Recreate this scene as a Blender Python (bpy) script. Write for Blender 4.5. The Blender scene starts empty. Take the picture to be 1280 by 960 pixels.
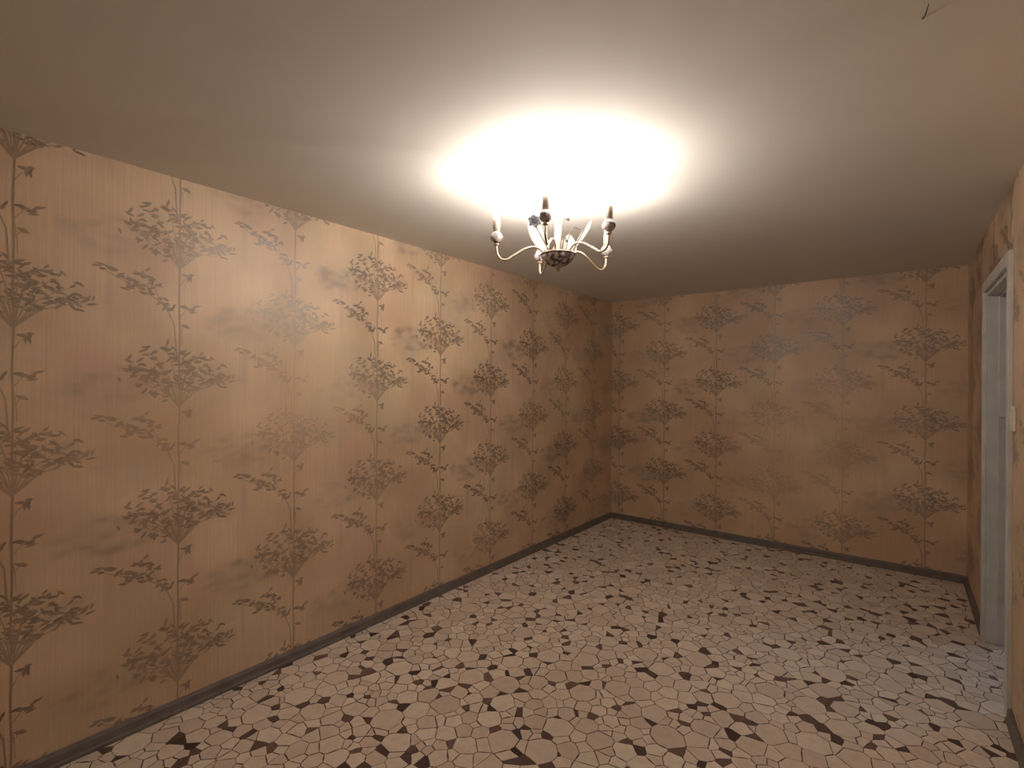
import bpy, bmesh, math, random
import numpy as np
from mathutils import Vector, Matrix

SC = bpy.context.scene
COL = SC.collection
PI = math.pi

# ------------------------------------------------------------------ camera, world, exposure
H = 2.5            # ceiling height
W = 3.071          # room width (left wall x = 0, right wall x = W)
REAR = -6.1        # wall behind the camera; far wall is y = 0
F_PX = 621.9
PITCH, ROLL, YAW = 0.0002, 0.0054, 0.6660
CAM = Vector((2.6705, -5.2754, 1.5456))

fw = Vector((-math.sin(YAW) * math.cos(PITCH), math.cos(YAW) * math.cos(PITCH), math.sin(PITCH)))
rt0 = Vector((math.cos(YAW), math.sin(YAW), 0))
up0 = rt0.cross(fw)
RT = rt0 * math.cos(ROLL) + up0 * math.sin(ROLL)
UP = -rt0 * math.sin(ROLL) + up0 * math.cos(ROLL)
cd = bpy.data.cameras.new('camera')
cd.sensor_fit = 'HORIZONTAL'; cd.sensor_width = 36.0
cd.lens = F_PX / 1280 * 36.0
cd.clip_start = 0.02; cd.clip_end = 100
cam = bpy.data.objects.new('camera', cd)
COL.objects.link(cam)
m3 = Matrix((RT, UP, -fw)).transposed()
cam.matrix_world = Matrix.Translation(CAM) @ m3.to_4x4()
SC.camera = cam

world = bpy.data.worlds.new('world'); SC.world = world
world.use_nodes = True
world.node_tree.nodes['Background'].inputs[0].default_value = (0.55, 0.65, 0.8, 1)
world.node_tree.nodes['Background'].inputs[1].default_value = 0.3

vs = SC.view_settings
vs.view_transform = 'Standard'; vs.look = 'None'; vs.gamma = 1.0
vs.use_curve_mapping = False
vs.exposure = 0.0
BULB_COLOR = (1.0, 0.88, 0.78)
BULB_STRENGTH = 390.0
HALL_COLOR = (0.52, 0.75, 1.0)
HALL_STRENGTH = 19.0


# ------------------------------------------------------------------ helpers
def link(o, parent=None):
    COL.objects.link(o)
    if parent is not None:
        o.parent = parent
    return o


def obj(name, bm, mat, parent=None, smooth=False, loc=None):
    me = bpy.data.meshes.new(name)
    bmesh.ops.recalc_face_normals(bm, faces=bm.faces[:])
    if smooth:
        for f in bm.faces:
            f.smooth = True
    bm.to_mesh(me); bm.free()
    me.materials.append(mat)
    o = bpy.data.objects.new(name, me)
    if loc is not None:
        o.location = loc
    return link(o, parent)


def tag(o, label=None, cat=None, group=None, kind=None):
    if label: o['label'] = label
    if cat: o['category'] = cat
    if group: o['group'] = group
    if kind: o['kind'] = kind
    return o


def empty(name, loc):
    o = bpy.data.objects.new(name, None)
    o.empty_display_size = 0.05
    o.location = loc
    return link(o)


def add_box(bm, a, b, bevel=0.0):
    x0, y0, z0 = a; x1, y1, z1 = b
    vs_ = [bm.verts.new(p) for p in ((x0, y0, z0), (x1, y0, z0), (x1, y1, z0), (x0, y1, z0),
                                     (x0, y0, z1), (x1, y0, z1), (x1, y1, z1), (x0, y1, z1))]
    fs = [bm.faces.new([vs_[i] for i in q]) for q in
          ((0, 3, 2, 1), (4, 5, 6, 7), (0, 1, 5, 4), (1, 2, 6, 5), (2, 3, 7, 6), (3, 0, 4, 7))]
    if bevel > 0:
        es = list({e for f in fs for e in f.edges})
        bmesh.ops.bevel(bm, geom=es, offset=bevel, segments=2, affect='EDGES', profile=0.5)


def box(name, a, b, mat, parent=None, bevel=0.0):
    bm = bmesh.new(); add_box(bm, a, b, bevel)
    return obj(name, bm, mat, parent)


def add_lathe(bm, prof, seg=24, center=(0, 0, 0)):
    cx, cy, cz = center
    rings = []
    for r, z in prof:
        if r < 1e-5:
            rings.append([bm.verts.new((cx, cy, cz + z))])
        else:
            rings.append([bm.verts.new((cx + r * math.cos(2 * PI * i / seg), cy + r * math.sin(2 * PI * i / seg), cz + z))
                          for i in range(seg)])
    for a, b in zip(rings, rings[1:]):
        for i in range(seg):
            j = (i + 1) % seg
            if len(a) == 1 and len(b) == 1: continue
            if len(a) == 1: bm.faces.new((a[0], b[i], b[j]))
            elif len(b) == 1: bm.faces.new((a[i], b[0], a[j]))
            else: bm.faces.new((a[i], a[j], b[j], b[i]))


def spline(pts, n=8):
    P = [Vector(p) for p in pts]
    P = [P[0] * 2 - P[1]] + P + [P[-1] * 2 - P[-2]]
    out = []
    for i in range(1, len(P) - 2):
        for k in range(n):
            t = k / n
            a, b, c, d = P[i - 1], P[i], P[i + 1], P[i + 2]
            out.append(0.5 * ((2 * b) + (c - a) * t + (2 * a - 5 * b + 4 * c - d) * t * t + (3 * b - a - 3 * c + d) * t ** 3))
    out.append(P[-2].copy())
    return out


def add_tube(bm, pts, rad, seg=10):
    n = len(pts)
    rads = rad if isinstance(rad, (list, tuple)) else [rad] * n
    prev = None; rings = []
    for i, p in enumerate(pts):
        t = (pts[min(i + 1, n - 1)] - pts[max(i - 1, 0)]).normalized()
        if prev is None:
            ref = Vector((0, 0, 1)) if abs(t.z) < 0.9 else Vector((1, 0, 0))
            u = t.cross(ref).normalized()
        else:
            u = (prev - t * prev.dot(t)).normalized()
        prev = u
        v = t.cross(u)
        rings.append([bm.verts.new(p + (u * math.cos(2 * PI * k / seg) + v * math.sin(2 * PI * k / seg)) * rads[i])
                      for k in range(seg)])
    for a, b in zip(rings, rings[1:]):
        for k in range(seg):
            j = (k + 1) % seg
            bm.faces.new((a[k], a[j], b[j], b[k]))
    bm.faces.new(rings[0]); bm.faces.new(rings[-1])


# ------------------------------------------------------------------ materials
def new_mat(name):
    m = bpy.data.materials.new(name)
    m.use_nodes = True
    nt = m.node_tree
    return m, nt, nt.nodes['Principled BSDF']


def N(nt, t, **kw):
    n = nt.nodes.new(t)
    for k, v in kw.items():
        setattr(n, k, v)
    return n


def mix_rgb(nt, fac, a, b, blend='MIX'):
    n = N(nt, 'ShaderNodeMix', data_type='RGBA', blend_type=blend)
    for sock, val in ((n.inputs[0], fac), (n.inputs[6], a), (n.inputs[7], b)):
        if isinstance(val, bpy.types.NodeSocket): nt.links.new(val, sock)
        elif isinstance(val, (int, float)): sock.default_value = val
        else: sock.default_value = (*val, 1)
    return n.outputs[2]


def ramp(nt, src, lo, hi, a=0.0, b=1.0):
    n = N(nt, 'ShaderNodeMapRange')
    nt.links.new(src, n.inputs[0])
    n.inputs[1].default_value = lo; n.inputs[2].default_value = hi
    n.inputs[3].default_value = a; n.inputs[4].default_value = b
    return n.outputs[0]


def pos_noise(nt, scale, detail=3.0, vec_scale=None, offset=(0, 0, 0)):
    g = N(nt, 'ShaderNodeNewGeometry')
    src = g.outputs['Position']
    mp = N(nt, 'ShaderNodeMapping')
    nt.links.new(src, mp.inputs[0])
    mp.inputs['Location'].default_value = offset
    if vec_scale: mp.inputs['Scale'].default_value = vec_scale
    n = N(nt, 'ShaderNodeTexNoise')
    nt.links.new(mp.outputs[0], n.inputs['Vector'])
    n.inputs['Scale'].default_value = scale
    n.inputs['Detail'].default_value = detail
    return n.outputs['Fac']


def simple(name, color, rough=0.5, metal=0.0, var=0.0, vscale=30.0, bump=0.0, bscale=200.0):
    m, nt, p = new_mat(name)
    p.inputs['Base Color'].default_value = (*color, 1)
    p.inputs['Roughness'].default_value = rough
    p.inputs['Metallic'].default_value = metal
    if var > 0:
        f = pos_noise(nt, vscale, 4)
        c2 = tuple(max(0, c * (1 - var)) for c in color)
        nt.links.new(mix_rgb(nt, ramp(nt, f, 0.35, 0.65), c2, color), p.inputs['Base Color'])
    if bump > 0:
        b = N(nt, 'ShaderNodeBump')
        b.inputs['Strength'].default_value = bump
        b.inputs['Distance'].default_value = 0.002
        nt.links.new(pos_noise(nt, bscale, 3), b.inputs['Height'])
        nt.links.new(b.outputs[0], p.inputs['Normal'])
    return m


def wallpaper_color(nt):
    """mottled ochre paper ground; world-space so that paper and print agree everywhere"""
    blot = pos_noise(nt, 2.2, 5, offset=(3, 1, 0))
    c = mix_rgb(nt, ramp(nt, blot, 0.36, 0.66), (0.57, 0.40, 0.26), (0.75, 0.56, 0.38))
    rose = pos_noise(nt, 1.9, 3, offset=(11, 7, 2))
    c = mix_rgb(nt, ramp(nt, rose, 0.5, 0.72, 0, 0.7), c, (0.57, 0.36, 0.265))
    sage = pos_noise(nt, 2.3, 3, offset=(-5, 9, 6))
    c = mix_rgb(nt, ramp(nt, sage, 0.52, 0.72, 0, 0.6), c, (0.54, 0.455, 0.31))
    strie = pos_noise(nt, 1.0, 3, vec_scale=(130, 130, 2.2))
    c = mix_rgb(nt, ramp(nt, strie, 0.3, 0.75, 0.0, 0.3), c, (0.38, 0.26, 0.165))
    return c, strie


def wallpaper_mat(name, ink=None, gloss=True):
    m, nt, p = new_mat(name)
    c, strie = wallpaper_color(nt)
    rough = 0.52
    if ink is not None:
        a = N(nt, 'ShaderNodeAttribute'); a.attribute_name = 'ink'
        fade = pos_noise(nt, 1.1, 2, offset=(2.0, 4.0, 8.0))
        mul = N(nt, 'ShaderNodeMath', operation='MULTIPLY')
        nt.links.new(a.outputs['Fac'], mul.inputs[0])
        nt.links.new(ramp(nt, fade, 0.35, 0.62, 0.68, 1.0), mul.inputs[1])
        strength = mul.outputs[0]
        for centre, rad, least in (((1.95, 0.0, 1.0), 0.95, 0.3), ((0.0, -3.82, 1.5), 0.62, 0.3), ((0.0, -4.4, 1.25), 0.4, 0.55)):   # print ink made weaker around these centres
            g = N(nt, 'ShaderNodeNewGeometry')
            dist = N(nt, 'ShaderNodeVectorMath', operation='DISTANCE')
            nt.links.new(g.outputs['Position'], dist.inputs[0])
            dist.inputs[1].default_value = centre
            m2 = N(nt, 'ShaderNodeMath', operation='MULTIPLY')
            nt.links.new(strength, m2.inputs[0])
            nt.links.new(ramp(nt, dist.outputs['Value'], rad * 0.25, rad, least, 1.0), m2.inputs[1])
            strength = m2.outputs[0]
        hue = pos_noise(nt, 3.0, 2, offset=(1, 8, 3))
        ic = mix_rgb(nt, ramp(nt, hue, 0.4, 0.62), ink, tuple(q * r for q, r in zip(ink, (1.0, 1.2, 1.3))))
        c = mix_rgb(nt, strength, c, ic)
        rough = 0.42 if gloss else 0.52
    nt.links.new(c, p.inputs['Base Color'])
    p.inputs['Roughness'].default_value = rough
    p.inputs['Specular IOR Level'].default_value = 0.85 if (ink and gloss) else 0.7
    b = N(nt, 'ShaderNodeBump')
    b.inputs['Strength'].default_value = 0.2; b.inputs['Distance'].default_value = 0.001
    nt.links.new(strie, b.inputs['Height'])
    nt.links.new(b.outputs[0], p.inputs['Normal'])
    return m


def stone_mat(name, lo, hi, rough):
    m, nt, p = new_mat(name)
    a = N(nt, 'ShaderNodeAttribute'); a.attribute_name = 'tone'
    c = mix_rgb(nt, a.outputs['Fac'], lo, hi)
    f = pos_noise(nt, 26, 5)
    c = mix_rgb(nt, ramp(nt, f, 0.45, 0.75, 0, 0.35), c, tuple(q * 0.72 for q in lo))
    nt.links.new(c, p.inputs['Base Color'])
    p.inputs['Roughness'].default_value = rough
    return m


M_WALL = wallpaper_mat('wallpaper_ochre')
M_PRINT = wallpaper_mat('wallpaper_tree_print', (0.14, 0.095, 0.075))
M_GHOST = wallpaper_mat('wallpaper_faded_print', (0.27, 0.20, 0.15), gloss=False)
M_CEIL = simple('ceiling_plaster', (0.74, 0.73, 0.69), 0.75, var=0.05, vscale=1.6, bump=0.12, bscale=40)
M_JOINT = simple('floor_joint', (0.13, 0.075, 0.06), 0.6, var=0.3, vscale=8)
M_STONE = stone_mat('floor_pale_stone', (0.65, 0.535, 0.445), (0.81, 0.71, 0.60), 0.42)
M_DARK = stone_mat('floor_dark_stone', (0.05, 0.027, 0.025), (0.19, 0.115, 0.09), 0.42)
M_SKIRT = simple('skirting_grey', (0.17, 0.145, 0.128), 0.5, var=0.25, vscale=15)
M_PAINT = simple('door_white_paint', (0.62, 0.61, 0.58), 0.45, var=0.12, vscale=9)
M_PAINT2 = simple('door_grey_paint', (0.52, 0.52, 0.5), 0.5, var=0.15, vscale=12)
M_HALL = simple('hall_wall_paint', (0.7, 0.69, 0.66), 0.7, var=0.06, vscale=3)
M_SWITCH = simple('switch_plastic', (0.68, 0.66, 0.6), 0.35)
M_MARK = simple('dark_fibre', (0.05, 0.03, 0.02), 0.8)

# ------------------------------------------------------------------ room shell
T = 0.12
DY0, DY1, DZ = -1.99, -1.10, 2.125     # doorway opening in the right wall
HX1, HY0, HY1 = W + 1.75, -3.2, 0.35  # hallway beyond

bm = bmesh.new(); add_box(bm, (-T, REAR - T, -0.1), (HX1 + T, HY1 + T, 0.0))
floor = obj('floor', bm, M_JOINT)
tag(floor, 'floor covered in broken pale stone pieces with dark chips and joints', 'floor', kind='structure')
bm = bmesh.new(); add_box(bm, (-T, REAR - T, H), (HX1 + T, HY1 + T, H + 0.1))
ceiling = obj('ceiling', bm, M_CEIL)
tag(ceiling, 'plain off-white plastered ceiling above the room', 'ceiling', kind='structure')

wall_left = box('wall_left', (-T, REAR - T, 0), (0, T, H), M_WALL)
tag(wall_left, 'long ochre wallpapered wall with tree columns left of the chandelier', 'wall', kind='structure')
wall_back = box('wall_back', (0, 0, 0), (W, T, H), M_WALL)
tag(wall_back, 'far ochre wallpapered wall with tree columns facing the camera', 'wall', kind='structure')
bm = bmesh.new()
add_box(bm, (W, REAR - T, 0), (W + T, DY0, H))
add_box(bm, (W, DY1, 0), (W + T, HY1 + T, H))
add_box(bm, (W, DY0, DZ), (W + T, DY1, H))
wall_right = obj('wall_right', bm, M_WALL)
tag(wall_right, 'ochre wallpapered wall pierced by the open doorway', 'wall', kind='structure')
wall_rear = box('wall_rear', (0, REAR - T, 0), (W, REAR, H), M_WALL)
tag(wall_rear, 'ochre wallpapered wall behind the camera', 'wall', kind='structure')
bm = bmesh.new()
add_box(bm, (HX1, HY0, 0), (HX1 + T, HY1, H))
add_box(bm, (W + T, HY1, 0), (HX1 + T, HY1 + T, H))
add_box(bm, (W + T, HY0 - T, 0), (HX1 + T, HY0, H))
wall_hall = obj('wall_hallway', bm, M_HALL)
tag(wall_hall, 'pale painted hallway walls beyond the open doorway', 'wall', kind='structure')


# skirting: extruded plastic profile (d = distance from wall, z = height)
PROF = [(0, 0), (0.022, 0), (0.022, 0.012), (0.017, 0.02), (0.015, 0.048), (0.010, 0.057), (0.004, 0.06), (0, 0.06)]


def skirting(name, p0, p1, inward, label):
    bm = bmesh.new()
    a, b, n = Vector(p0), Vector(p1), Vector(inward)
    r0 = [bm.verts.new(a + n * (d + 0.0004) + Vector((0, 0, z + 0.001))) for d, z in PROF]
    r1 = [bm.verts.new(b + n * (d + 0.0004) + Vector((0, 0, z + 0.001))) for d, z in PROF]
    k = len(PROF)
    for i in range(k):
        j = (i + 1) % k
        bm.faces.new((r0[i], r0[j], r1[j], r1[i]))
    bm.faces.new(r0); bm.faces.new(r1)
    o = obj(name, bm, M_SKIRT)
    tag(o, label, 'baseboard', kind='structure')
    return o


skirting('baseboard_left', (0, REAR, 0), (0, 0, 0), (1, 0, 0), 'dark grey skirting along the foot of the long left wall')
skirting('baseboard_back', (0.0225, 0, 0), (W - 0.0225, 0, 0), (0, -1, 0), 'dark grey skirting along the foot of the far wall')
skirting('baseboard_right', (W, 0, 0), (W, DY1 + 0.057, 0), (-1, 0, 0), 'short dark grey skirting between far corner and doorway')
skirting('baseboard_front', (W, DY0 - 0.057, 0), (W, REAR, 0), (-1, 0, 0), 'dark grey skirting on the near side of the doorway')

# ------------------------------------------------------------------ floor stones
rng = random.Random(11)


def clip(poly, px, py, nx, ny):
    """keep the side (q - p).n <= 0"""
    out = []
    m = len(poly)
    for i in range(m):
        a = poly[i]; b = poly[(i + 1) % m]
        da = (a[0] - px) * nx + (a[1] - py) * ny
        db = (b[0] - px) * nx + (b[1] - py) * ny
        if da <= 0: out.append(a)
        if (da < 0 < db) or (db < 0 < da):
            t = da / (da - db)
            out.append((a[0] + (b[0] - a[0]) * t, a[1] + (b[1] - a[1]) * t))
    return out


CELL = 0.10
X0, X1, Y0, Y1 = -0.1, HX1 + 0.05, REAR - 0.1, HY1 + 0.1
pts = []; grid = {}


def near(x, y, rad):
    k = int(rad / CELL) + 1
    gx, gy = int(math.floor(x / CELL)), int(math.floor(y / CELL))
    for i in range(gx - k, gx + k + 1):
        for j in range(gy - k, gy + k + 1):
            for q in grid.get((i, j), ()):
                yield q


def scatter(tries, r0, r1, pack, dark, allowdark=True):
    for _ in range(tries):
        x = rng.uniform(X0, X1); y = rng.uniform(Y0, Y1); r = rng.uniform(r0, r1)
        ok = True
        for q in near(x, y, r + 0.075):
            d = math.hypot(pts[q][0] - x, pts[q][1] - y)
            if d < pack * (r + pts[q][2]) or (dark and pts[q][3] and d < 0.055):
                ok = False; break
        if ok:
            pts.append((x, y, r, dark))
            grid.setdefault((int(math.floor(x / CELL)), int(math.floor(y / CELL))), []).append(len(pts) - 1)


scatter(800, 0.052, 0.068, 1.12, 0)
scatter(9000, 0.032, 0.048, 0.93, 0)
scatter(3800, 0.007, 0.0125, 0.78, 1)
scatter(30000, 0.015, 0.029, 0.83, 0)

room_r = (0.0, W, REAR, 0.0)
rects = [room_r, (W + 0.0001, W + T, DY0, DY1), (W + T + 0.0001, HX1, HY0, HY1)]


def visible_area(poly):
    s = []
    for x, y in poly:
        d = Vector((x, y, 0)) - CAM
        z = d.dot(fw)
        if z < 0.2: return 0
        u = 640 + F_PX * d.dot(RT) / z; v = 480 - F_PX * d.dot(UP) / z
        s.append((u, v))
    cu = sum(p[0] for p in s) / len(s); cv = sum(p[1] for p in s) / len(s)
    if not (-5 < cu < 1285 and cv < 965): return 0
    if poly[0][0] > W: return 0.01
    return abs(sum(s[i][0] * s[(i + 1) % len(s)][1] - s[(i + 1) % len(s)][0] * s[i][1] for i in range(len(s)))) / 2


stones = []   # (poly, dark, tone, area)
for i, (x, y, r, dark) in enumerate(pts):
    R = 0.16
    poly = [(x - R, y - R), (x + R, y - R), (x + R, y + R), (x - R, y + R)]
    for q in near(x, y, 0.2):
        if q == i: continue
        qx, qy, qr, _ = pts[q]
        dx, dy = qx - x, qy - y
        d = math.hypot(dx, dy)
        if d > 0.24 or d < 1e-6: continue
        off = (d * d + r * r - qr * qr) / (2 * d)
        gap = (0.0006 + 0.0022 * rng.random() ** 2) if not dark else 0.0003
        off -= gap
        nx, ny = dx / d, dy / d
        poly = clip(poly, x + nx * off, y + ny * off, nx, ny)
        if len(poly) < 3: break
    if len(poly) < 3: continue
    # drop very short edges, knock a little off the corners
    pp = [p for k, p in enumerate(poly) if math.hypot(p[0] - poly[k - 1][0], p[1] - poly[k - 1][1]) > 0.0025]
    if len(pp) < 3: continue
    rp = []
    if not dark:      # chipped, slightly wandering edges
        q2 = []
        for k, p in enumerate(pp):
            b = pp[(k + 1) % len(pp)]
            q2.append(p)
            le = math.hypot(b[0] - p[0], b[1] - p[1])
            if le > 0.022:
                t = rng.uniform(0.3, 0.7); w = rng.random() ** 2 * 0.0035
                mx, my = p[0] + (b[0] - p[0]) * t, p[1] + (b[1] - p[1]) * t
                dc = math.hypot(x - mx, y - my) + 1e-6
                q2.append((mx + (x - mx) / dc * w, my + (y - my) / dc * w))
        pp = q2
    for k, p in enumerate(pp):
        a = pp[k - 1]; b = pp[(k + 1) % len(pp)]
        c = rng.uniform(0.05, 0.16)
        rp.append((p[0] + (a[0] - p[0]) * c, p[1] + (a[1] - p[1]) * c))
        rp.append((p[0] + (b[0] - p[0]) * c, p[1] + (b[1] - p[1]) * c))
    tone = rng.random()
    for (rx0, rx1, ry0, ry1) in rects:
        if rp[0][0] < rx0 - 0.3 or rp[0][0] > rx1 + 0.3: continue
        c = rp
        for args in ((rx0 + 0.0005, 0, -1, 0), (rx1 - 0.0005, 0, 1, 0), (0, ry0 + 0.0005, 0, -1), (0, ry1 - 0.0005, 0, 1)):
            c = clip(c, *args)
            if len(c) < 3: break
        if len(c) >= 3:
            ar = abs(sum(c[k - 1][0] * c[k][1] - c[k][0] * c[k - 1][1] for k in range(len(c)))) / 2
            if ar > 1.2e-5:
                stones.append((c, dark, tone, visible_area(c)))

stones.sort(key=lambda s: -s[3])
TH = 0.0009


def stone_mesh(name, lst, mat, origin=(0, 0)):
    v, f, tone = [], [], []
    for poly, dark, t, _ in lst:
        n = len(poly); b = len(v)
        cx = sum(p[0] for p in poly) / n; cy = sum(p[1] for p in poly) / n
        for (px, py) in poly: v.append((px - origin[0], py - origin[1], 0.0))
        for (px, py) in poly:
            d = math.hypot(px - cx, py - cy) + 1e-6
            k = max(0.0, 1 - 0.0006 / d)
            v.append((cx + (px - cx) * k - origin[0], cy + (py - cy) * k - origin[1], TH))
        f.append(tuple(range(b + n, b + 2 * n)))
        for i in range(n):
            j = (i + 1) % n
            f.append((b + i, b + j, b + n + j, b + n + i))
        tone += [t] * (2 * n)
    me = bpy.data.meshes.new(name)
    me.from_pydata(v, [], f)
    at = me.attributes.new('tone', 'FLOAT', 'POINT')
    at.data.foreach_set('value', tone)
    me.materials.append(mat)
    me.update()
    return me


for s in stones[:300]:
    n = len(s[0])
    o_ = (sum(p[0] for p in s[0]) / n, sum(p[1] for p in s[0]) / n)
    nm = 'dark_stone' if s[1] else 'stone'
    o = bpy.data.objects.new(nm, stone_mesh(nm, [s], M_DARK if s[1] else M_STONE, o_))
    o.location = (o_[0], o_[1], 0.0)
    link(o, floor)
for nm, dk, mt in (('small_stones', 0, M_STONE), ('small_dark_stones', 1, M_DARK)):
    o = bpy.data.objects.new(nm, stone_mesh(nm, [s for s in stones[300:] if s[1] == dk], mt))
    tag(o, kind='stuff'); link(o, floor)

# ------------------------------------------------------------------ wallpaper tree print
PERIOD = 0.645


def leaf(lst, x, y, ang, ln, wd, ink):
    ca, sa = math.cos(ang), math.sin(ang)
    sh = [(-0.5, 0), (-0.2, -0.42), (0.15, -0.5), (0.5, 0.08), (0.18, 0.45), (-0.22, 0.34)]
    lst.append(([(x + ca * a * ln - sa * b * wd, y + sa * a * ln + ca * b * wd) for a, b in sh], ink))


def twig(lst, pts_, w0, w1, ink):
    n = len(pts_)
    for i in range(n - 1):
        (ax, ay), (bx, by) = pts_[i], pts_[i + 1]
        d = math.hypot(bx - ax, by - ay) + 1e-9
        nx, ny = -(by - ay) / d, (bx - ax) / d
        wa = w0 + (w1 - w0) * i / (n - 1); wb = w0 + (w1 - w0) * (i + 1) / (n - 1)
        lst.append(([(ax + nx * wa, ay + ny * wa), (bx + nx * wb, by + ny * wb), (bx - nx * wb, by - ny * wb), (ax - nx * wa, ay - ny * wa)], ink))


def spray(lst, r, x, y, n, spread, ink):
    for _ in range(n):
        side = r.choice((-1, 1))
        a = r.gauss(0.0, 0.5) + (0 if side > 0 else PI) + side * 0.35
        th = r.uniform(0, 2 * PI)
        d = spread * math.sqrt(r.random())
        leaf(lst, x + math.cos(th) * d * 1.1, y + math.sin(th) * d * 0.9, a, r.uniform(0.026, 0.046), r.uniform(0.009, 0.014), ink * r.uniform(0.75, 1.0))


def motif(seed=5):
    """one vertical repeat; origin at the fork under the crown"""
    r = random.Random(seed)
    L = []
    K = 0.95
    # trunk, running through the crown into the next repeat, doubled above the side branch
    tr = [(0.0015 * math.sin(i * 1.1), -0.38 + PERIOD * i / 12) for i in range(13)]
    twig(L, tr, 0.0036, 0.0036, K * 0.72)
    twig(L, [(-0.012, -0.40), (-0.016, -0.33), (-0.02, -0.27)], 0.0028, 0.0026, K * 0.7)
    twig(L, [(0.012, -0.36), (0.010, -0.30), (0.002, -0.24)], 0.002, 0.002, K * 0.5)
    # crown: arched boughs fanning from the fork, sprays of leaves in flat layers
    tips = [(-0.205, 0.15), (-0.18, 0.195), (-0.125, 0.10), (-0.12, 0.25), (-0.07, 0.16), (-0.055, 0.27), (0.0, 0.255), (0.015, 0.19),
            (0.07, 0.245), (0.085, 0.155), (0.12, 0.21), (0.145, 0.12), (0.17, 0.18), (0.205, 0.145), (0.2, 0.12), (-0.09, 0.06), (0.055, 0.095),
            (-0.16, 0.15), (0.03, 0.135), (-0.025, 0.115), (-0.115, 0.185), (0.045, 0.2)]
    for tx, ty in tips:
        mid = (tx * 0.38, ty * 0.55 + 0.012)
        mid2 = (tx * 0.72, ty * 0.86)
        twig(L, [(0, 0), mid, mid2, (tx, ty)], 0.0026, 0.0012, K * 0.62)
        spray(L, r, tx, ty, 6, 0.036, K)
        spray(L, r, mid2[0], mid2[1], 3, 0.03, K * 0.9)
    # left side branch
    twig(L, [(-0.018, -0.275), (-0.04, -0.215), (-0.075, -0.165), (-0.15, -0.115), (-0.24, -0.075), (-0.295, -0.045)], 0.003, 0.0014, K * 0.65)
    twig(L, [(-0.075, -0.165), (-0.10, -0.10), (-0.135, -0.045)], 0.002, 0.0012, K * 0.6)
    for tx, ty, n in ((-0.285, -0.045, 5), (-0.235, -0.065, 5), (-0.21, -0.115, 6), (-0.165, -0.105, 6), (-0.175, -0.07, 4), (-0.135, -0.04, 5),
                      (-0.10, -0.085, 6), (-0.125, -0.115, 5), (-0.065, -0.17, 7), (-0.04, -0.195, 5), (-0.13, -0.075, 3)):
        spray(L, r, tx, ty, n, 0.026, K)
    # small right sprigs
    twig(L, [(0, -0.085), (0.018, -0.05), (0.045, -0.025)], 0.002, 0.001, K * 0.6)
    spray(L, r, 0.045, -0.028, 5, 0.022, K)
    twig(L, [(0.002, -0.225), (0.03, -0.185), (0.06, -0.175)], 0.002, 0.001, K * 0.6)
    spray(L, r, 0.035, -0.185, 5, 0.024, K); spray(L, r, 0.07, -0.176, 2, 0.015, K * 0.9)
    twig(L, [(0.002, -0.30), (0.03, -0.255)], 0.0018, 0.001, K * 0.6)
    spray(L, r, 0.03, -0.255, 3, 0.016, K * 0.9)
    return L


def clip_rect(poly, u0, u1, v0, v1):
    for a in ((u0, 0, -1, 0), (u1, 0, 1, 0), (0, v0, 0, -1), (0, v1, 0, 1)):
        poly = clip(poly, *a)
        if len(poly) < 3: return None
    return poly


def print_mesh(name, shapes, frame, bounds, mat, wall, holes=()):
    """shapes: list of (poly or fan, ink); frame(u, v, d) -> world point"""
    v, f, ink = [], [], []
    r = random.Random(len(shapes))
    for poly, k in shapes:
        c = clip_rect(poly, *bounds)
        if not c: continue
        cu = sum(p[0] for p in c) / len(c); cv = sum(p[1] for p in c) / len(c)
        if any(h[0] < cu < h[1] and h[2] < cv < h[3] for h in holes): continue
        d = 0.0006 + r.random() * 0.0003
        b = len(v)
        for p in c: v.append(frame(p[0], p[1], d)); ink.append(k)
        f.append(tuple(range(b, b + len(c))))
    if not v: return
    me = bpy.data.meshes.new(name)
    me.from_pydata(v, [], f)
    at = me.attributes.new('ink', 'FLOAT', 'POINT'); at.data.foreach_set('value', ink)
    me.materials.append(mat); me.update()
    link(bpy.data.objects.new(name, me), wall)


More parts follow.
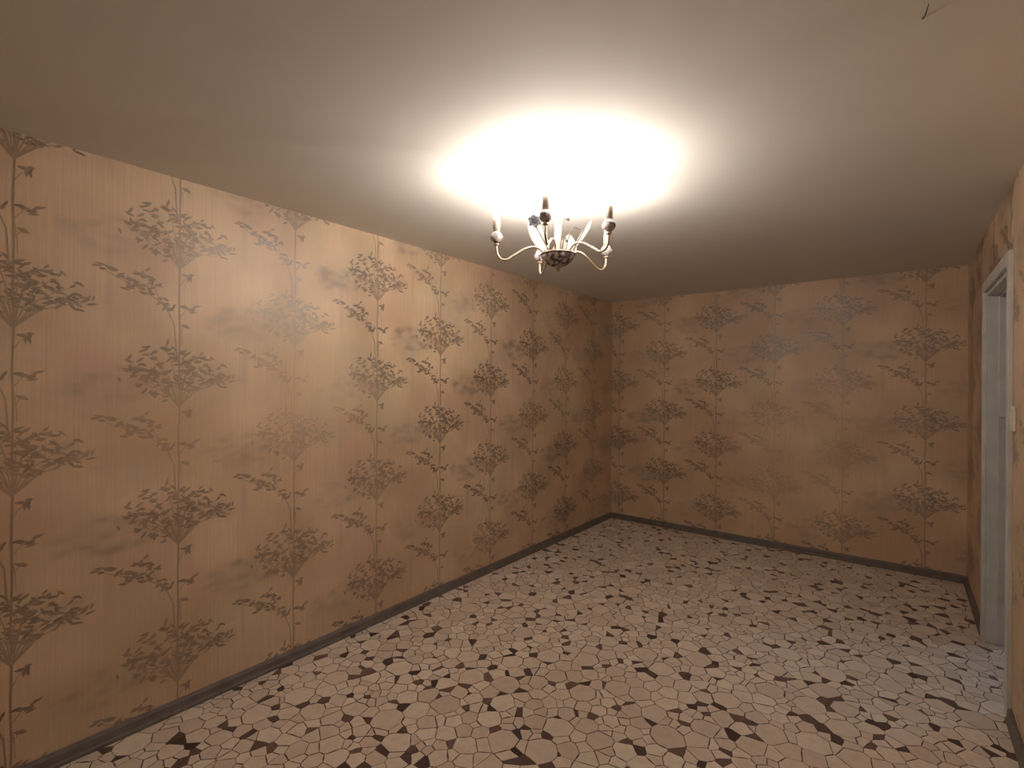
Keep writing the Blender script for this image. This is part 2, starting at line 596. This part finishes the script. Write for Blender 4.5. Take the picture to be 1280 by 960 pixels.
def ghost_mesh(name, blobs, uc, frame, bounds, wall, holes=()):
    """soft out-of-focus print: a fine grid whose ink is the sum of blurred smudges"""
    st = 0.013
    u0, u1 = max(bounds[0], uc - 0.275), min(bounds[1], uc + 0.275)
    v0, v1 = bounds[2], bounds[3]
    if u1 - u0 < 0.05: return
    nu, nv = int((u1 - u0) / st) + 1, int((v1 - v0) / st) + 1
    us = np.linspace(u0, u1, nu); vs_ = np.linspace(v0, v1, nv)
    ink = np.zeros((nu, nv))
    for x, y, rx, ry, k, ph in blobs:
        i = np.nonzero(np.abs(us - x) < rx)[0]; j = np.nonzero(np.abs(vs_ - y) < ry)[0]
        if len(i) == 0 or len(j) == 0: continue
        d = ((us[i] - x) / rx)[:, None] ** 2 + ((vs_[j] - y) / ry)[None, :] ** 2
        ink[np.ix_(i, j)] += k * np.clip(1 - d, 0, 1) ** 1.5
    edge = np.clip(np.minimum(us - (uc - 0.275), (uc + 0.275) - us) / 0.04, 0, 1)[:, None]
    ink = np.clip(ink, 0, 0.75) * edge
    verts = [frame(float(u), float(v), 0.0003) for u in us for v in vs_]
    faces = []
    for i in range(nu - 1):
        for j in range(nv - 1):
            if ink[i:i + 2, j:j + 2].max() < 0.004: continue
            if any(h[0] < us[i] + st and us[i] < h[1] and vs_[j] < h[3] for h in holes): continue
            faces.append((i * nv + j, (i + 1) * nv + j, (i + 1) * nv + j + 1, i * nv + j + 1))
    if not faces: return
    me = bpy.data.meshes.new(name)
    me.from_pydata(verts, [], faces)
    at = me.attributes.new('ink', 'FLOAT', 'POINT'); at.data.foreach_set('value', ink.ravel().tolist())
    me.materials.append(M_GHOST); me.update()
    link(bpy.data.objects.new(name, me), wall)


MOT = motif()


def ghost_blobs(u, fork, seed):
    r = random.Random(seed)
    out = []
    for k in range(-1, 5):
        z = fork + PERIOD * k
        g = r.uniform(0.5, 1.15)
        for _ in range(46):
            a = r.uniform(0, 2 * PI); q = math.sqrt(r.random())
            s = r.uniform(0.016, 0.034)
            out.append((u + 0.18 * q * math.cos(a), z + 0.085 * q * math.sin(a), s * 1.7, s * 0.8, g * r.uniform(0.12, 0.34), 0))
        for _ in range(14):
            s = r.uniform(0.018, 0.03)
            out.append((u - 0.12 + r.gauss(0, 0.06), z - 0.28 + r.gauss(0, 0.03), s * 1.7, s * 0.8, g * r.uniform(0.12, 0.3), 0))
        out.append((u + r.uniform(-0.05, 0.05), z - 0.02, 0.24, 0.16, 0.2 * g, 0))
        out.append((u + 0.005, z - 0.22, 0.014, 0.26, 0.3, 0))
    return out


def tree_column(wall, frame, u, fork, bounds, holes=()):
    sh = []
    for k in range(-1, 5):
        z = fork + PERIOD * k
        for poly, ink in MOT:
            sh.append(([(u + a, z + b) for a, b in poly], ink))
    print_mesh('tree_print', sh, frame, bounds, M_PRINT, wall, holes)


ZB = (0.062, H - 0.002)
FA, FB = 0.46, 0.141            # fork heights of the two half-drop columns
# left wall: u runs towards the far corner
fl = lambda u, v, d: (d, u, v)
for i, u in enumerate((-5.52, -4.96, -4.405, -3.842, -3.288, -2.73, -2.16, -1.565, -1.0, -0.44)):
    tree_column(wall_left, fl, u, FA if i % 2 else FB, (REAR, -0.001, *ZB))
    ghost_mesh('faded_tree_print', ghost_blobs(u + 0.29, (FB if i % 2 else FA) + 0.1, 40 + i), u + 0.29, fl, (REAR, -0.001, *ZB), wall_left)
# far wall: u runs to the right
fb = lambda u, v, d: (u, -d, v)
for i, u in enumerate((0.10, 0.63, 1.172, 1.708, 2.25, 2.815)):
    tree_column(wall_back, fb, u, FB if i % 2 == 0 else FA, (0.001, W - 0.001, *ZB))
    ghost_mesh('faded_tree_print', ghost_blobs(u + 0.28, (FA if i % 2 == 0 else FB) + 0.1, 70 + i), u + 0.28, fb, (0.001, W - 0.001, *ZB), wall_back)
# right wall: u runs towards the camera (u = -y)
fr = lambda u, v, d: (W - d, -u, v)
hole = [(-DY1 - 0.03, -DY0 + 0.03, 0, DZ + 0.03)]
for i, u in enumerate((0.30, 0.85, 1.40, 1.95, 2.50, 3.05, 3.6, 4.15, 4.7)):
    tree_column(wall_right, fr, u, FB if i % 2 == 0 else FA, (0.001, -REAR, *ZB), hole)
    ghost_mesh('faded_tree_print', ghost_blobs(u + 0.28, (FA if i % 2 == 0 else FB) + 0.1, 90 + i), u + 0.28, fr, (0.001, -REAR, *ZB), wall_right, hole)

# ------------------------------------------------------------------ door frame
door = empty('door_1', (W, (DY0 + DY1) / 2, 0))
tag(door, 'white painted frame of the open doorway in the right wall', 'door frame', kind='structure')
dx, dyc = W, (DY0 + DY1) / 2


def dbox(name, a, b, mat=M_PAINT, bevel=0.002, parent=door):
    o = box(name, (a[0] - dx, a[1] - dyc, a[2]), (b[0] - dx, b[1] - dyc, b[2]), mat, parent, bevel)
    return o


CW, CP, JT = 0.055, 0.018, 0.03
dbox('side_casing', (W - CP, DY1 - 0.005, 0.002), (W - 0.0005, DY1 + CW, DZ + CW))
dbox('side_casing', (W - CP, DY0 - CW, 0.002), (W - 0.0005, DY0 + 0.005, DZ + CW))
dbox('head_casing', (W - CP, DY0 + 0.0055, DZ - 0.005), (W - 0.0005, DY1 - 0.0055, DZ + CW))
dbox('side_jamb', (W - 0.0003, DY1 - JT, 0.002), (W + T, DY1 - 0.0003, DZ - 0.0003))
dbox('side_jamb', (W - 0.0003, DY0 + 0.0003, 0.002), (W + T, DY0 + JT, DZ - 0.0003))
dbox('head_jamb', (W - 0.0003, DY0 + JT + 0.0003, DZ - JT), (W + T, DY1 - JT - 0.0003, DZ - 0.0003))
dbox('door_stop', (W + 0.05, DY1 - JT - 0.012, 0.003), (W + T, DY1 - JT - 0.0003, 1.36), M_PAINT2)
dbox('door_stop', (W + 0.05, DY1 - JT - 0.010, 1.365), (W + T, DY1 - JT - 0.0003, DZ - JT - 0.001))
dbox('door_stop', (W + 0.05, DY0 + JT + 0.0003, DZ - JT - 0.013), (W + T, DY1 - JT - 0.013, DZ - JT - 0.0003), M_PAINT2)

# light switch beside the near casing
sw = empty('light_switch', (W, DY0 - CW - 0.043, 1.40))
tag(sw, 'small white light switch on the wall beside the doorframe', 'light switch')
box('switch_plate', (-0.010, -0.04, -0.055), (-0.001, 0.04, 0.055), M_SWITCH, sw, 0.003)
box('rocker', (-0.015, -0.018, -0.03), (-0.0102, 0.018, 0.03), M_SWITCH, sw, 0.002)

# ------------------------------------------------------------------ hallway ceiling lamp
M_HLAMP, nt, p = new_mat('hall_lamp_glass')
p.inputs['Emission Color'].default_value = (*HALL_COLOR, 1)
p.inputs['Emission Strength'].default_value = HALL_STRENGTH
p.inputs['Base Color'].default_value = (0.8, 0.8, 0.8, 1)
hl = empty('ceiling_lamp', (W + 1.05, -0.55, H))
tag(hl, 'round cool white ceiling lamp in the hallway beyond the doorway', 'ceiling lamp')
bm = bmesh.new(); add_lathe(bm, [(0, -0.001), (0.21, -0.001), (0.21, -0.02), (0, -0.02)], 28)
obj('lamp_base', bm, M_PAINT, hl, True)
bm = bmesh.new(); add_lathe(bm, [(0.0, -0.1), (0.08, -0.094), (0.145, -0.072), (0.185, -0.042), (0.195, -0.0205), (0.0, -0.0205)], 28)
obj('lamp_shade', bm, M_HLAMP, hl, True)

# dark fibre stuck to the ceiling
def ceiling_at(px, py):
    d = RT * ((px - 640) / F_PX) + UP * ((480 - py) / F_PX) + fw
    return CAM + d * ((H - CAM.z) / d.z)


FA_P, FB_P = ceiling_at(1153.5, 22), ceiling_at(1161, 4)
dv = FB_P - FA_P
bm = bmesh.new()
fsp = spline([(0, 0, -0.0008), (dv.x * 0.35, dv.y * 0.35 + 0.002, -0.006), (dv.x * 0.7, dv.y * 0.7, -0.005), (dv.x, dv.y - 0.003, -0.0012)], 4)
add_tube(bm, fsp, [0.0024 - 0.0016 * i / (len(fsp) - 1) for i in range(len(fsp))], 6)
fib = obj('ceiling_mark', bm, M_MARK, loc=(FA_P.x, FA_P.y, H - 0.0015))
tag(fib, 'small dark fibre stuck to the ceiling near the top right', 'mark')

# ------------------------------------------------------------------ chandelier
M_BRASS = simple('arm_cream_metal', (0.42, 0.33, 0.24), 0.35, 0.5, var=0.2, vscale=60)
M_GOLD = simple('rim_gold', (0.55, 0.38, 0.2), 0.3, 0.8)
M_SLEEVE = simple('candle_sleeve_cream', (0.5, 0.42, 0.35), 0.5)
M_PETAL = simple('petal_white_enamel', (0.36, 0.34, 0.3), 0.4)
M_BLUE = simple('ornament_blue_grey', (0.008, 0.009, 0.015), 0.7, var=0.4, vscale=90)
M_STEM = simple('ornament_stem_metal', (0.07, 0.06, 0.05), 0.5, 0.2)
M_COLUMN = simple('column_beige', (0.24, 0.2, 0.165), 0.45)
M_CORD = simple('hanging_rod_white', (0.75, 0.73, 0.68), 0.4)


def porcelain(name, ground, lo, hi, scale):
    m, nt, p = new_mat(name)
    tc = N(nt, 'ShaderNodeTexCoord')
    vo = N(nt, 'ShaderNodeTexNoise')
    vo.inputs['Scale'].default_value = scale; vo.inputs['Detail'].default_value = 2.5
    nt.links.new(tc.outputs['Object'], vo.inputs['Vector'])
    c = mix_rgb(nt, ramp(nt, vo.outputs['Fac'], lo, hi), ground, (0.10, 0.075, 0.085))
    nt.links.new(c, p.inputs['Base Color'])
    p.inputs['Roughness'].default_value = 0.25
    return m


M_PORC = porcelain('porcelain_painted', (0.5, 0.45, 0.43), 0.5, 0.6, 55)
M_BOWL = porcelain('porcelain_bowl_painted', (0.52, 0.46, 0.45), 0.40, 0.56, 45)
M_BULB, nt, p = new_mat('lit_bulb')
p.inputs['Emission Color'].default_value = (*BULB_COLOR, 1)
p.inputs['Emission Strength'].default_value = BULB_STRENGTH

AX = CAM + fw * 2.34 + RT * 0.213
AX.z = 0
ZR = 2.155                      # bowl rim height
ch = empty('chandelier', (AX.x, AX.y, 2.06))
tag(ch, 'five-arm porcelain and brass candle chandelier hanging from the ceiling', 'chandelier')
OZ = 2.06


def L(z): return z - OZ


bm = bmesh.new()
add_lathe(bm, [(0.0, L(2.4995)), (0.055, L(2.4995)), (0.056, L(2.49)), (0.05, L(2.475)), (0.03, L(2.46)), (0.012, L(2.45)), (0.0, L(2.45))], 28)
obj('ceiling_canopy', bm, M_CORD, ch, True)
bm = bmesh.new(); add_tube(bm, [Vector((0, 0, L(2.45))), Vector((0, 0, L(2.3))), Vector((0, 0, L(2.16)))], 0.006, 12)
obj('hanging_rod', bm, M_CORD, ch, True)
bm = bmesh.new(); add_lathe(bm, [(0.0, L(2.325)), (0.012, L(2.322)), (0.017, L(2.305)), (0.018, L(2.2)), (0.032, L(2.165)), (0.032, L(2.135)), (0, L(2.135))], 20)
obj('center_column', bm, M_COLUMN, ch, True)
# bowl
bm = bmesh.new()
add_lathe(bm, [(0.0, L(2.098)), (0.022, L(2.099)), (0.045, L(2.108)), (0.064, L(2.124)), (0.077, L(2.143)), (0.082, L(ZR)), (0.079, L(ZR)), (0.073, L(2.145)), (0.056, L(2.124)), (0.03, L(2.11)), (0.0, L(2.107))], 36)
bowl = obj('bowl', bm, M_BOWL, ch, True)
bm = bmesh.new()
ringp = [Vector((0.082 * math.cos(2 * PI * k / 40), 0.082 * math.sin(2 * PI * k / 40), L(ZR))) for k in range(41)]
add_tube(bm, ringp, 0.0032, 8)
obj('bowl_rim', bm, M_BRASS, bowl, True)
bm = bmesh.new()
add_lathe(bm, [(0.0, L(2.074)), (0.008, L(2.076)), (0.012, L(2.083)), (0.010, L(2.089)), (0.014, L(2.093)), (0.017, L(2.099)), (0, L(2.0995))], 18)
obj('finial', bm, M_SLEEVE, bowl, True)

# arms (built once along +x, copied around)
RA = 0.29
ZC = 2.224
arm_pts = [(0.06, 0, L(2.135)), (0.072, 0, L(2.165)), (0.105, 0, L(2.187)), (0.15, 0, L(2.18)), (0.20, 0, L(2.15)), (0.24, 0, L(2.125)), (0.27, 0, L(2.128)),
           (0.287, 0, L(2.152)), (RA, 0, L(2.195))]
bm = bmesh.new(); add_tube(bm, spline(arm_pts, 6), 0.0052, 10)
arm0 = obj('arm', bm, M_BRASS, ch, True)


def armpart(name, prof, mat, seg=24):
    bm = bmesh.new(); add_lathe(bm, prof, seg)
    return obj(name, bm, mat, arm0, True, loc=(RA, 0, L(ZC)))


armpart('collar', [(0, -0.038), (0.006, -0.038), (0.012, -0.034), (0.012, -0.028), (0.008, -0.0255), (0, -0.025)], M_BRASS)
armpart('candle_cup', [(0, -0.026), (0.010, -0.0255), (0.013, -0.022), (0.023, -0.014), (0.0295, -0.002), (0.0285, 0.008), (0.023, 0.017), (0.0185, 0.021), (0.019, 0.025), (0, 0.025)], M_PORC)
armpart('candle_sleeve', [(0, 0.0255), (0.0162, 0.0255), (0.0162, 0.085), (0.0145, 0.088), (0, 0.088)], M_SLEEVE, 20)
armpart('bulb', [(0, 0.0885), (0.009, 0.0885), (0.011, 0.096), (0.0165, 0.112), (0.018, 0.124), (0.0145, 0.142), (0.007, 0.158), (0, 0.165)], M_BULB, 20)
base_ang = math.atan2(RT.y, RT.x)
for k, a in enumerate((186, 254, 313, 30, 104)):
    if k == 0:
        ao = arm0
    else:
        ao = arm0.copy(); COL.objects.link(ao); ao.parent = ch
        for c in arm0.children:
            if k and c.name.split('.')[0] in ('collar', 'candle_cup', 'candle_sleeve', 'bulb'):
                cc = c.copy(); COL.objects.link(cc); cc.parent = ao
    ao.rotation_euler.z = base_ang + math.radians(a)
    ao.rotation_euler.y = (0.0, -0.07, 0.0, 0.035, 0.02)[k]


# bouquet of enamel leaves and curled stems standing in the bowl (r = camera right, f = away)
def dirv(r_, f_, z_):
    a = Vector((RT.x, RT.y, 0)).normalized(); b = Vector((fw.x, fw.y, 0)).normalized()
    return a * r_ + b * f_ + Vector((0, 0, z_))


def petal(base, tip, width, face, curl, mat=M_PETAL, name='leaf_ornament', shape=None):
    """leaf blade with thickness, cupped towards 'face'"""
    base, tip, face = Vector(base), Vector(tip), Vector(face).normalized()
    ax = tip - base
    side = ax.cross(face).normalized()
    fc = side.cross(ax).normalized()
    bm = bmesh.new()
    nu, nv = 10, 8
    gridv = []
    for i in range(nu + 1):
        t = i / nu
        w = width * (math.sin(PI * min(1, t ** 0.8)) ** 0.75 if 0 < t < 1 else 0.03)
        c = base + ax * t - fc * (curl * math.sin(PI * t) * 1.0)
        row = []
        for j in range(nv + 1):
            s = j / nv * 2 - 1
            row.append(bm.verts.new(c + side * (w * s) + fc * (curl * 0.9 * s * s * math.sin(PI * t))))
        gridv.append(row)
    for i in range(nu):
        for j in range(nv):
            bm.faces.new((gridv[i][j], gridv[i + 1][j], gridv[i + 1][j + 1], gridv[i][j + 1]))
    o = obj(name, bm, mat, ch, True)
    md = o.modifiers.new('thickness', 'SOLIDIFY'); md.thickness = 0.0016
    return o


lz = lambda z: L(z)
pl = petal(dirv(-0.045, 0.03, lz(2.18)), dirv(-0.14, 0.01, lz(2.315)), 0.05, dirv(0.45, -0.8, 0.35), 0.02)
pb = petal(dirv(0.045, 0.05, lz(2.145)), dirv(0.062, 0.09, lz(2.28)), 0.044, dirv(-0.2, -1, 0.3), 0.012)
pr = petal(dirv(0.085, 0.03, lz(2.2)), dirv(0.165, 0.05, lz(2.335)), 0.026, dirv(-0.75, -0.45, 0.4), 0.012)
# dark edge piping on the right leaf
bm = bmesh.new()
add_tube(bm, spline([dirv(0.06, 0.02, lz(2.14)), dirv(0.085, 0.005, lz(2.205)), dirv(0.11, 0.0, lz(2.25)), dirv(0.148, 0.01, lz(2.32))], 6), 0.003, 8)
obj('leaf_stem', bm, M_STEM, ch, True)


def curled_stem(pts_, bud=0.007):
    bm = bmesh.new(); sp = spline([dirv(*q) for q in pts_], 6)
    add_tube(bm, sp, 0.0026, 8)
    s = obj('curled_stem', bm, M_STEM, ch, True)
    bm = bmesh.new()
    bmesh.ops.create_uvsphere(bm, u_segments=12, v_segments=8, radius=bud)
    obj('bud', bm, M_STEM, s, True, loc=sp[-1])


curled_stem([(0.005, -0.035, lz(2.14)), (0.01, -0.04, lz(2.21)), (0.018, -0.045, lz(2.275)), (0.026, -0.045, lz(2.305)), (0.043, -0.045, lz(2.308))], 0.008)
curled_stem([(0.03, -0.02, lz(2.14)), (0.042, -0.025, lz(2.21)), (0.055, -0.03, lz(2.255)), (0.075, -0.03, lz(2.275)), (0.098, -0.03, lz(2.268))], 0.004)
curled_stem([(0.02, 0.0, lz(2.14)), (0.02, -0.035, lz(2.2)), (0.028, -0.04, lz(2.225)), (0.036, -0.04, lz(2.21))], 0.006)

# blue-grey flower on the left leaf: ring of small petals round a heart
fl_c = dirv(-0.115, -0.035, lz(2.298))
fn = dirv(0.15, -0.8, 0.1).normalized()
e1 = fn.cross(Vector((0, 0, 1))).normalized(); e2 = e1.cross(fn)
flw = None
bm = bmesh.new(); bmesh.ops.create_uvsphere(bm, u_segments=12, v_segments=8, radius=0.009)
flw = obj('flower_ornament', bm, M_BLUE, ch, True, loc=fl_c)
for k in range(6):
    a = 2 * PI * k / 6 + 0.3
    dvec = e1 * math.cos(a) + e2 * math.sin(a)
    side = fn.cross(dvec)
    bm = bmesh.new()
    rows = []
    for i in range(6):
        t = i / 5
        w = 0.012 * math.sin(PI * (0.12 + 0.8 * t))
        c = dvec * (0.006 + 0.025 * t) + fn * (0.008 * math.sin(t * 2.6))
        rows.append([bm.verts.new(c + side * (w * s) + fn * (0.003 * s * s)) for s in (-1, -0.4, 0.4, 1)])
    for i in range(5):
        for j in range(3):
            bm.faces.new((rows[i][j], rows[i + 1][j], rows[i + 1][j + 1], rows[i][j + 1]))
    o = obj('flower_petal', bm, M_BLUE, flw, True)
    md = o.modifiers.new('thickness', 'SOLIDIFY'); md.thickness = 0.0012
bm = bmesh.new()
add_tube(bm, spline([dirv(-0.03, 0.0, lz(2.14)), dirv(-0.06, -0.02, lz(2.2)), dirv(-0.09, -0.03, lz(2.25)), fl_c], 6), 0.0028, 8)
obj('flower_stem', bm, M_STEM, ch, True)
